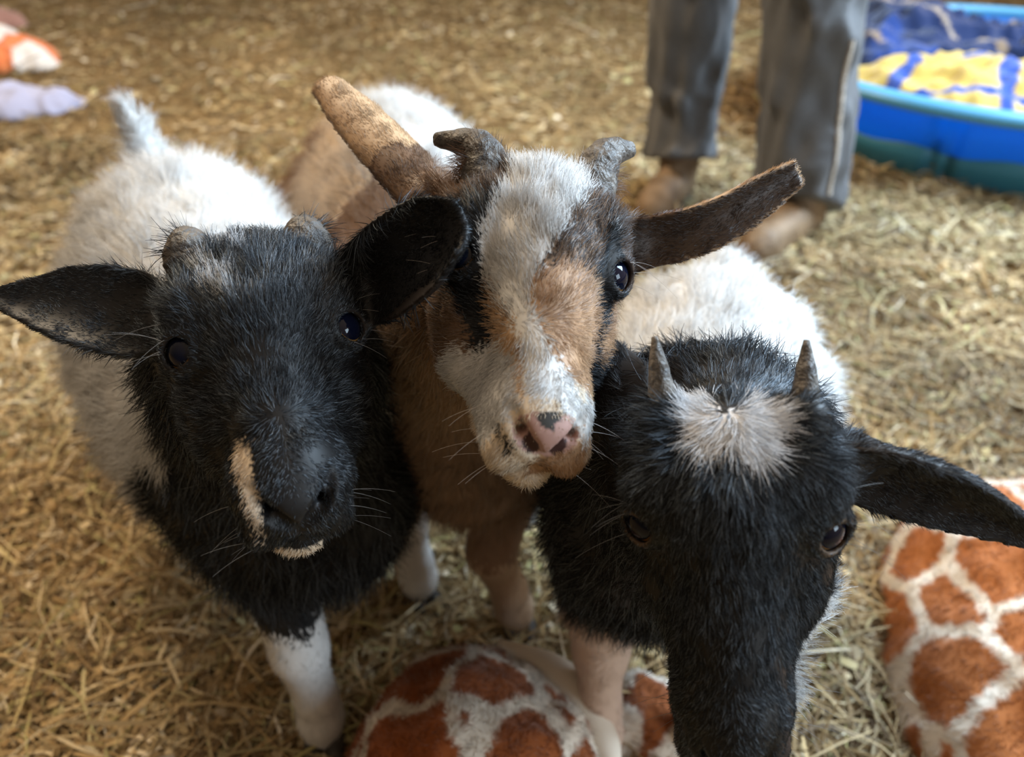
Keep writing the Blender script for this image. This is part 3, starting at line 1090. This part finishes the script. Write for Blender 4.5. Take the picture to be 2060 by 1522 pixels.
B = dict(name='goat', label='brown, black and white kid in the middle with a white blaze and short bent horns',
    R=[[0.9734, -0.0173, 0.2284], [0.1127, 0.9042, -0.412], [-0.1994, 0.4268, 0.8821]], T=[0.0169, 0.3875, 0.6244],
    spine=[(-.055, .63, .38), (-.12, .86, .375), (-.18, 1.06, .38)], spine_r=[.10, .122, .112],
    neck=[(.002, .432, .585), (-.012, .49, .52), (-.045, .60, .42)], neck_r=[.050, .062, .088],
    chest=((-.04, .555, .35), (.078, .065, .10)),
    legs=[leg([(.005, .62, .34), (.0, .60, .27), (-.022, .560, .185), (-.004, .585, .09), (.002, .590, .052), (.006, .592, .028)], DN(-80), FR),
          leg([(-.115, .66, .34), (-.12, .66, .27), (-.125, .645, .175), (-.125, .65, .09), (-.125, .652, .052), (-.125, .655, .028)], DN(-80), FR),
          leg([(-.25, 1.02, .35), (-.26, .98, .26), (-.27, 1.09, .17), (-.265, 1.07, .07), (-.265, 1.065, .046), (-.265, 1.06, .028)], DN(-75), HR),
          leg([(-.10, 1.07, .35), (-.10, 1.03, .26), (-.10, 1.14, .17), (-.10, 1.12, .07), (-.10, 1.115, .046), (-.10, 1.11, .028)], DN(-75), HR)],
    tail=[(-.20, 1.12, .44), (-.228, 1.165, .455), (-.245, 1.19, .45)],
    ears=[dict(P=[(-.050, .045, -.030), (-.085, .096, -.036), (-.131, .158, -.047)], w=[.013, .0175, .0185, .0180, .016, .010], n=[(.25, -.40, -.88), (.30, -.35, -.88)], cup=.40),
          dict(P=[(.050, .032, -.026), (.100, .033, .004), (.152, .062, .030)], w=[.013, .0140, .0140, .0130, .011, .007], n=[(.1, -.75, .75), (.1, -.6, .8)], cup=.45)],
    horns=[dict(P=[(-.030, .038, -.004), (-.034, .060, .003), (-.041, .071, .003), (-.061, .080, -.006)], r=[.0150, .0142, .0128, .0105, .0075, .0040], ridge=.035, label='short brown horn bent outwards'),
           dict(P=[(.030, .038, -.004), (.035, .064, .005), (.043, .077, .008), (.058, .085, .006)], r=[.0150, .0142, .0128, .0105, .0080, .0050], ridge=.035, label='short grey horn bent outwards')],
    whorl=(-.009, -.054, .0), long=.95, bare=.84, len_body=.032, len_fore=.010, n_head=105000, n_body=100000, fmat=m_furw, bmat=m_furw, col=col_B,
    nose_col=lambda q: np.where((inpoly(q[:, 0], q[:, 1], PB['patch']) & (q[:, 2] > -.02))[:, None], V(.045, .045, .043), PINK), lid=(.05, .035, .03), muzzle=.98, len_tail=.03)

C = dict(name='goat', label='black-headed white kid on the right with upright thin horns and a white forehead whorl',
    R=[[0.9721, 0.013, -0.2343], [-0.1895, 0.6326, -0.751], [0.1384, 0.7744, 0.6174]], T=[0.1085, 0.2663, 0.5438],
    spine=[(.135, .47, .345), (.175, .57, .335), (.212, .675, .335)], spine_r=[.088, .102, .094],
    neck=[(.125, .335, .525), (.122, .375, .475), (.130, .44, .40)], neck_r=[.050, .064, .082],
    chest=((.120, .405, .385), (.080, .066, .082)),
    legs=[leg([(.085, .46, .33), (.084, .455, .25), (.086, .450, .17), (.088, .435, .095), (.089, .425, .065), (.090, .42, .045)], DN(-95), FR, (.090, .42, .022)),
          leg([(.195, .47, .33), (.197, .46, .25), (.197, .452, .165), (.197, .445, .085), (.197, .44, .050), (.197, .437, .028)], DN(-95), FR),
          leg([(.155, .67, .31), (.135, .64, .23), (.06, .775, .165), (.03, .785, .07), (.02, .785, .046), (.016, .780, .028)], DN(-100), [.07, .052, .024, .018, .0195, .018]),
          leg([(.27, .65, .31), (.275, .62, .23), (.28, .72, .165), (.28, .705, .07), (.28, .70, .046), (.28, .695, .028)], DN(-105), [.07, .052, .024, .018, .0195, .018])],
    tail=[(.225, .735, .395), (.235, .765, .41), (.24, .785, .385)],
    ears=[dict(P=[(-.046, .034, -.038), (-.072, .062, -.060), (-.098, .108, -.086)], w=[.013, .024, .029, .028, .021, .010], n=[(.0, -.5, .7), (.3, -.3, .8)], cup=-.4),
          dict(P=[(.050, .030, -.034), (.100, .014, -.040), (.162, -.016, -.062)], w=[.014, .023, .024, .020, .012, .002], n=[(.1, -.75, .55), (.2, -.8, .4)], cup=.5)],
    horns=[dict(P=[(-.031, .046, -.008), (-.034, .068, .000), (-.038, .107, .006)], r=[.0088, .0086, .0080, .0068, .0048, .0014], ridge=.01, label='straight thin grey horn'),
           dict(P=[(.032, .046, -.008), (.034, .066, -.004), (.035, .105, -.004)], r=[.0088, .0086, .0080, .0068, .0048, .0014], ridge=.01, label='straight thin grey horn')],
    whorl=(-.0015, .054, .0), long=1.075, bare=.72, top=.82, beard=True, len_body=.030, len_fore=.009, n_head=105000, n_body=90000, fmat=m_fur, bmat=m_furw, col=col_C,
    nose_col=lambda q: np.tile(BLACK * 1.8, (len(q), 1)), lid=(.10, .065, .04), whisk=(.25, .25, .25))

for cfg in (A, B, C):
    goat(cfg)

# ------------------------------------------------------------------ cloth heaps
def heap(name, balls, fold, ff, lo, hi, h, colfn, material, label, cat, group=None, tilt=0, plane=.004, parent=None, clip=None):
    """a crumpled cloth: soft mound with folds, resting on the ground"""
    F = Field([axis(lo[i], hi[i], h) for i in range(3)])
    for c, r in balls:
        F.ball(c, r, .05 if max(r) > .1 else .03)
    P = np.stack(np.meshgrid(*F.ax, indexing='ij'), -1).reshape(-1, 3)
    near = np.abs(F.D.reshape(-1)) < .06
    n1 = snoise(P[near] * V(1, 1, .45), ff, 1 + tilt, 2)
    n2 = snoise(P[near] * V(1, .7, .5), ff * 2.1, 3 + tilt, 2)
    d = F.D.reshape(-1)
    d[near] += (fold * (np.abs(n1) * 1.6 - .6) + fold * .45 * n2).astype(np.float32)
    F.put(lambda p: p[:, 2] - plane, lo, hi, .004, cut=True)
    if clip: F.put(clip, lo, hi, .012, cut=True)
    v, f = F.mesh()
    nv = vnormals(v, f)
    cols, dens = colfn(v, nv)
    o = mesh_np(name, v, f, material, parent, cols=np.clip(cols, .002, 1))
    if label: tag(o, label, cat, group)
    return o, v, f, nv


m_cloth = mat('soft_cloth', rough=.85, attr='col', spec=.1, Sheen_Weight=.25)
m_plush = fur_mat('plush_pile', .6, .04, .6)


def giraffe(seed, cell, line, rust):
    r_ = np.random.default_rng(seed)
    g = np.stack(np.meshgrid(np.arange(-9, 14), np.arange(-1, 16), np.arange(-1, 4), indexing='ij'), -1).reshape(-1, 3) * cell
    g = g + r_.uniform(-.38, .38, g.shape) * cell
    tint = r_.uniform(.75, 1.2, len(g))

    def fn(p, n):
        d1 = np.full(len(p), 9.0); d2 = np.full(len(p), 9.0); i1 = np.zeros(len(p), int)
        pw = p + .008 * np.stack([snoise(p, 9, s, 2) for s in (1, 2, 3)], 1)
        for i, s in enumerate(g):
            if (s < p.min(0) - cell * 2).any() or (s > p.max(0) + cell * 2).any(): continue
            d = ((pw - s) ** 2).sum(1)
            m = d < d1
            d2 = np.where(m, d1, np.minimum(d2, d)); i1 = np.where(m, i, i1); d1 = np.where(m, d, d1)
        e = np.sqrt(d2) - np.sqrt(d1) + rng.normal(size=len(p)) * .0015
        k = smoothstep(line, line + .004, e)[:, None]
        col = V(.70, .62, .52) * (1 - k) + np.array(rust) * tint[i1][:, None] * k
        return col, None
    return fn


def plush(o, v, f, nv, fn, N, L, r):
    fl = norm(np.stack([snoise(v, 14, s, 2) for s in (4, 5, 6)], 1) - V(0, 0, .4))
    one = np.ones(len(v))
    o2 = grow('pile', v, f, nv, one, N, fl, one * L, one * .55, one * r, lambda p, n: fn(p, n)[0], m_plush, None, 4, .5, 60)
    o2.parent = o


gf = giraffe(3, .085, .0095, (.27, .075, .018))
o, v, f, nv = heap('giraffe_print_blanket', [((-.045, .345, .0), (.128, .175, .185)), ((.015, .40, -.01), (.085, .11, .130)), ((.155, .462, -.005), (.09, .06, .062))],
    .010, 7, (-.22, .10, -.004), (.27, .60, .24), .0055, gf, m_cloth,
    'rust and cream giraffe print plush blanket bunched at the front of the middle', 'blanket', 'giraffe print blankets')
plush(o, v, f, nv, gf, 60000, .0065, .00032)
_bt = BVHTree.FromPolygons(v.tolist(), f.tolist())
hp = []
for p in [(-.005, .52, .125), (.028, .505, .130), (.055, .475, .125), (.078, .435, .105), (.085, .400, .080), (.084, .375, .060)]:
    c_, n_, _, _ = _bt.find_nearest(Vector(p))
    hp.append(np.array(c_) + np.array(n_) * .003)
tv, tf = tube(hp, [.006, .0125, .0165, .0180, .0160, .006], 14, 30)
hem = mesh_np('rolled_hem', tv, tf, mat('cream_lining', (.66, .58, .48), .8, spec=.15), None)
hem.parent = o
hem['label'] = 'smooth cream rolled hem'
gf2 = giraffe(8, .098, .0105, (.38, .125, .032))
o, v, f, nv = heap('giraffe_print_blanket', [((.655, .43, .0), (.235, .30, .13)), ((.68, .625, .0), (.20, .175, .145)), ((.84, .40, .0), (.25, .30, .15))],
    .009, 6, (.36, .05, -.004), (1.16, .90, .22), .007, gf2, m_cloth,
    'orange and cream giraffe print plush blanket heaped on the straw at the right edge', 'blanket', 'giraffe print blankets')
plush(o, v, f, nv, gf2, 90000, .008, .00035)


def col_lav(p, n):
    c = np.tile(V(.36, .36, .48), (len(p), 1))
    c[snoise(p, 3.0, 2, 2) > .45] = V(.24, .24, .33)
    return c, None


heap('cloth', [((-1.80, 2.70, .0), (.28, .13, .085)), ((-1.62, 2.76, .0), (.12, .075, .06)), ((-1.95, 2.60, 0), (.16, .12, .06))], .022, 5.5,
     (-2.2, 2.4, -.004), (-1.42, 2.95, .13), .009, col_lav, m_cloth, 'crumpled pale lavender grey cloth lying on the straw', 'cloth')


def col_or(p, n):
    c = np.tile(V(.72, .66, .60), (len(p), 1))
    a = snoise(p * V(1, 1, .4), 2.6, 5, 1)
    c[a > .15] = V(.70, .20, .07)
    c[a < -.55] = V(.20, .05, .055)
    return c, None


heap('blanket', [((-2.12, 3.32, 0), (.26, .14, .11)), ((-1.98, 3.26, 0), (.14, .085, .07)), ((-2.3, 3.5, .02), (.2, .14, .13))], .024, 6,
     (-2.6, 3.0, -.004), (-1.75, 3.75, .2), .010, col_or, m_cloth, 'crumpled orange, white and maroon blanket behind the lavender cloth', 'blanket')
heap('blanket', [((-2.62, 4.02, 0), (.26, .18, .10)), ((-2.82, 3.92, 0), (.2, .18, .13))], .02, 4.0,
     (-3.0, 3.7, -.004), (-2.05, 4.3, .2), .012, lambda p, n: (np.tile(V(.36, .19, .15), (len(p), 1)), None), m_cloth, 'dull pink blanket on the straw at the far left corner', 'blanket')

# ------------------------------------------------------------------ wading pool
PC_ = V(1.58, 2.56, 0)
pool = empty('wading_pool', PC_, 'round blue plastic wading pool with ribbed sides, filled with blankets', 'wading pool')
m_pool = mat('pool_wall', (.0, .15, .52), .35, spec=.45)
_nt = m_pool.node_tree
_tr = _nt.nodes.new('ShaderNodeBsdfTranslucent'); _tr.inputs['Color'].default_value = (.0, .30, .72, 1)
_ms = _nt.nodes.new('ShaderNodeMixShader'); _ms.inputs[0].default_value = .5
_nt.links.new(_nt.nodes['Principled BSDF'].outputs[0], _ms.inputs[1])
_nt.links.new(_tr.outputs[0], _ms.inputs[2])
_nt.links.new(_ms.outputs[0], _nt.nodes['Material Output'].inputs['Surface'])
m_rim = mat('pool_rim', (.085, .30, .47), .35, spec=.45)
m_low = mat('pool_wall_shaded', (.035, .17, .24), .5, spec=.35)  # darker teal paints in the shade of the lower wall, where no light glows through
NA = 360
th = np.linspace(0, 2 * np.pi, NA, endpoint=False)


def pool_ring(r, z, rib=0.0):
    q = np.abs(((th * 14 / (2 * np.pi)) % 1) - .5) * 2          # 1 at a rib
    rr = r - rib * smoothstep(.72, .82, q) + rib * .4 * smoothstep(.90, .93, q)
    zz = z + .006 * np.sin(th * 18) * (1 if .09 < z < .13 else 0)
    return np.column_stack([PC_[0] + rr * np.cos(th), PC_[1] + rr * np.sin(th), zz + 0 * th])


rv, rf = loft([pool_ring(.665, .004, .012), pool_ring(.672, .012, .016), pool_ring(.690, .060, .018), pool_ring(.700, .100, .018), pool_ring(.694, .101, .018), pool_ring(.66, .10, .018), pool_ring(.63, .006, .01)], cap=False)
mesh_np('shaded_lower_wall', rv, rf, m_low, pool)
rv, rf = loft([pool_ring(.699, .098, .014), pool_ring(.708, .14, .018), pool_ring(.722, .20, .016), pool_ring(.726, .214, 0), pool_ring(.712, .214, 0), pool_ring(.69, .14, .014), pool_ring(.655, .02, .01), pool_ring(.63, .008, 0), pool_ring(.3, .008, 0), pool_ring(.02, .008, 0)], cap=False)
mesh_np('wall', rv, rf, m_pool, pool)
prof = [(.712, .205), (.742, .200), (.758, .204), (.764, .214), (.760, .226), (.745, .236), (.728, .238), (.714, .232), (.708, .220), (.712, .205)]
rv, rf = loft([pool_ring(a, b) for a, b in prof], cap=False)
mesh_np('rim', rv, rf, m_rim, pool)


def col_navy(p, n):
    c = np.tile(V(.008, .018, .065), (len(p), 1))
    a = snoise(p, 2.2, 3, 2)
    c[a > .35] = V(.016, .04, .16)
    l = np.abs(((p[:, 0] * .8 + p[:, 1] * .6 + .03 * a) / .24) % 1 - .5)
    c[(l < .03) & (snoise(p, 3, 6, 1) > .1)] = V(.30, .23, .17)
    e = np.hypot(p[:, 0] - PC_[0], p[:, 1] - PC_[1])
    ed = (e > .60 + .03 * a) & (p[:, 0] < 1.5) & (p[:, 1] > 2.55)
    c[ed] = V(.72, .50, .12)
    return c, None


def col_yel(p, n):
    c = np.tile(V(.50, .35, .085), (len(p), 1))
    a = snoise(p, 2.0, 1, 2)
    u = p[:, 0] * .92 - p[:, 1] * .4 + .05 * a
    w_ = p[:, 0] * .3 + p[:, 1] * .9 + .05 * snoise(p, 2.0, 4, 2)
    b = (np.abs((u / .27) % 1 - .5) < .075) | (np.abs((w_ / .24) % 1 - .5) < .055)
    c[b] = V(.035, .075, .30)
    return c, None


edge = lambda p: 2.50 + .04 * snoise(p * V(1, 0, 0), 4, 2, 2) + .05 * np.sin(p[:, 0] * 5)
o, v, f, nv = heap('navy_blanket', [((1.66, 2.72, .10), (.52, .44, .15)), ((1.36, 2.86, .14), (.26, .24, .17)), ((1.22, 2.66, .12), (.22, .24, .13)), ((1.9, 2.5, .1), (.34, .4, .12))],
     .038, 6.0, (.95, 2.1, .0), (2.25, 3.25, .36), .013, col_navy, m_cloth, 'rumpled navy blanket with yellow edging piled in the back of the blue pool', 'blanket', plane=.03, clip=lambda p: p[:, 1] - edge(p) - .004)
o, v, f, nv = heap('yellow_blanket', [((1.36, 2.30, .12), (.32, .32, .135)), ((1.14, 2.45, .11), (.15, .28, .13)), ((1.60, 2.25, .10), (.26, .24, .12))],
     .026, 7.5, (.95, 1.9, .0), (2.0, 2.8, .34), .011, col_yel, m_cloth, 'rumpled yellow and blue patterned blanket at the front of the blue pool', 'blanket', plane=.03, tilt=1, clip=lambda p: edge(p) - .004 - p[:, 1])


def col_dk(p, n):
    c = np.tile(V(.035, .035, .05), (len(p), 1))
    c[snoise(p, 8, 2, 2) > .25] = V(.45, .45, .58)
    return c, None


heap('cloth', [((1.50, 2.02, .14), (.16, .07, .07))], .016, 6, (1.28, 1.88, .02), (1.72, 2.16, .26), .008, col_dk, m_cloth,
     'small black and grey patterned cloth tucked inside the near rim of the blue pool', 'cloth', plane=.05)

# ------------------------------------------------------------------ the standing person
person = empty('person', (.55, 1.82, 0), 'person standing by the blue pool in grey trousers and brown boots', 'person')
F = Field([axis(.22, .98, .0075), axis(1.5, 2.28, .0075), axis(.0, 1.05, .0075)])
F.chain([(.688, 1.735, .02), (.672, 1.755, .20), (.655, 1.775, .36), (.640, 1.775, .50), (.60, 1.86, .80), (.585, 1.93, .95)], [.098, .094, .090, .094, .108, .120], .03, n=12)
F.chain([(.432, 1.930, .04), (.428, 1.960, .22), (.424, 1.980, .38), (.425, 1.965, .52), (.445, 1.97, .80), (.46, 1.98, .95)], [.080, .080, .082, .090, .108, .120], .03, n=12)
F.ball((.525, 1.96, .95), (.19, .14, .13), .06)
P = np.stack(np.meshgrid(*F.ax, indexing='ij'), -1).reshape(-1, 3)
d = F.D.reshape(-1)
near = np.abs(d) < .05
pn = P[near]
fo = np.abs(snoise(pn * V(1.3, 1.3, .6), 5.5, 2, 2)) * 1.7 - .7
fo2 = snoise(pn * V(1, 1, 1.3), 6.5, 3, 2)
sl = np.abs(np.sin((pn[:, 2] * 1.0 + pn[:, 0] * .9) * 26 + 2.2 * snoise(pn, 2.5, 5, 2))) ** 3
d[near] += (.017 * fo + .006 * fo2 + .003 * sl).astype(np.float32)
F.put(lambda p: p[:, 2] - np.where(p[:, 0] > .545, .075 - .55 * (p[:, 1] - 1.74) - .25 * (p[:, 0] - .69), .115 - .35 * (p[:, 1] - 1.93)), (.2, 1.4, 0), (1, 2.3, .2), .006, cut=True)
F.put(lambda p: 1.0 - p[:, 2], (.2, 1.4, .9), (1, 2.3, 1.05), .006, cut=True)
tv, tf = F.mesh()
m_tr = noisy(mat('grey_cloth', rough=.62, spec=.30, Sheen_Weight=.15), 300, (.070, .070, .072), (.10, .10, .105), 3, .15, 500)
tro = mesh_np('trousers', tv, tf, m_tr, person)
tree = BVHTree.FromPolygons(tv.tolist(), tf.tolist())
zp = curve_pts([(.690, 1.6, .435), (.700, 1.6, .30), (.712, 1.6, .18), (.718, 1.6, .105)], 40)
L_, R_ = [], []
for p in zp:
    for sgn, lst in ((-1, L_), (1, R_)):
        o_ = Vector((p[0] + sgn * .0055, 1.45, p[2] + .09))
        hit, nn, _, _ = tree.ray_cast(o_, Vector((0, .954, -.30)))
        if hit is None: hit, nn, _, _ = tree.find_nearest(o_)
        lst.append(np.array(hit) + np.array(nn) * .0022)
zv = np.vstack([np.array(L_), np.array(R_)])
zv = np.vstack([zv, zv - V(0, -.003, 0)])
n = len(zp)
zf = []
for i in range(n - 1):
    zf += [[i, i + n, i + n + 1, i + 1], [2 * n + i, 2 * n + i + 1, 3 * n + i + 1, 3 * n + i], [i, i + 1, 2 * n + i + 1, 2 * n + i], [n + i, 3 * n + i, 3 * n + i + 1, n + i + 1]]
zo = mesh_np('zip', zv, zf, noisy(mat('pale_zip', rough=.6), 220, (.20, .17, .14), (.55, .48, .40), 2), None)
zo.parent = tro
zo['label'] = 'long pale zip up the outside of the leg'
m_boot = noisy(mat('brown_leather', rough=.6, spec=.3), 22, (.13, .080, .042), (.23, .150, .085), 4, .3, 90)
m_sole = mat('dark_sole', (.05, .035, .025), .7)
m_body = mat('person_skin', (.45, .27, .19), .6)


def boot(heel, toe, z0=.0):
    heel, toe = np.array(heel), np.array(toe)
    d_ = toe - heel; L0 = np.linalg.norm(d_); d_ /= L0
    s_ = np.cross(d_, V(0, 0, 1))
    F = Field([axis(min(heel[i], toe[i]) - .10, max(heel[i], toe[i]) + .10, .006) for i in range(2)] + [axis(.002, .26, .006)])
    F.chain([heel + d_ * .045 + V(0, 0, .055), heel + d_ * .052 + V(0, 0, .10), heel + d_ * .050 + V(0, 0, .14)], [.044, .046, .050], .02)
    F.chain([heel + d_ * .045 + V(0, 0, .050), heel + d_ * .13 + V(0, 0, .055), heel + d_ * (L0 - .06) + V(0, 0, .040), heel + d_ * (L0 - .04) + V(0, 0, .036)], [.042, .046, .044, .034], .02)
    F.put(lambda p: .022 - p[:, 2], heel - .3, toe + .3, .004, cut=False) if False else None
    F.put(lambda p: p[:, 2] - .020, np.minimum(heel, toe) - V(.2, .2, 0), np.maximum(heel, toe) + V(.2, .2, .03), .003, cut=True)
    v, f = F.mesh()
    bo = mesh_np('boot', v, f, m_boot, person)
    out = []
    for t, w_ in ((0, .020), (.06, .036), (.2, .042), (.4, .040), (.6, .047), (.78, .050), (.92, .038), (1.0, .014)):
        out.append((heel + d_ * (t * L0), w_))
    ring = [p + s_ * w_ for p, w_ in out] + [p - s_ * w_ for p, w_ in out[::-1]]
    ring = np.array(ring)
    sv, sf = loft([ring + V(0, 0, .001), ring * 1 + V(0, 0, .012), ring + V(0, 0, .024)])
    so = mesh_np('sole', sv, sf, m_sole, None, smooth=False)
    so.parent = bo


boot((.735, 1.765, 0), (.515, 1.535, 0))
boot((.455, 1.975, 0), (.325, 1.745, 0))
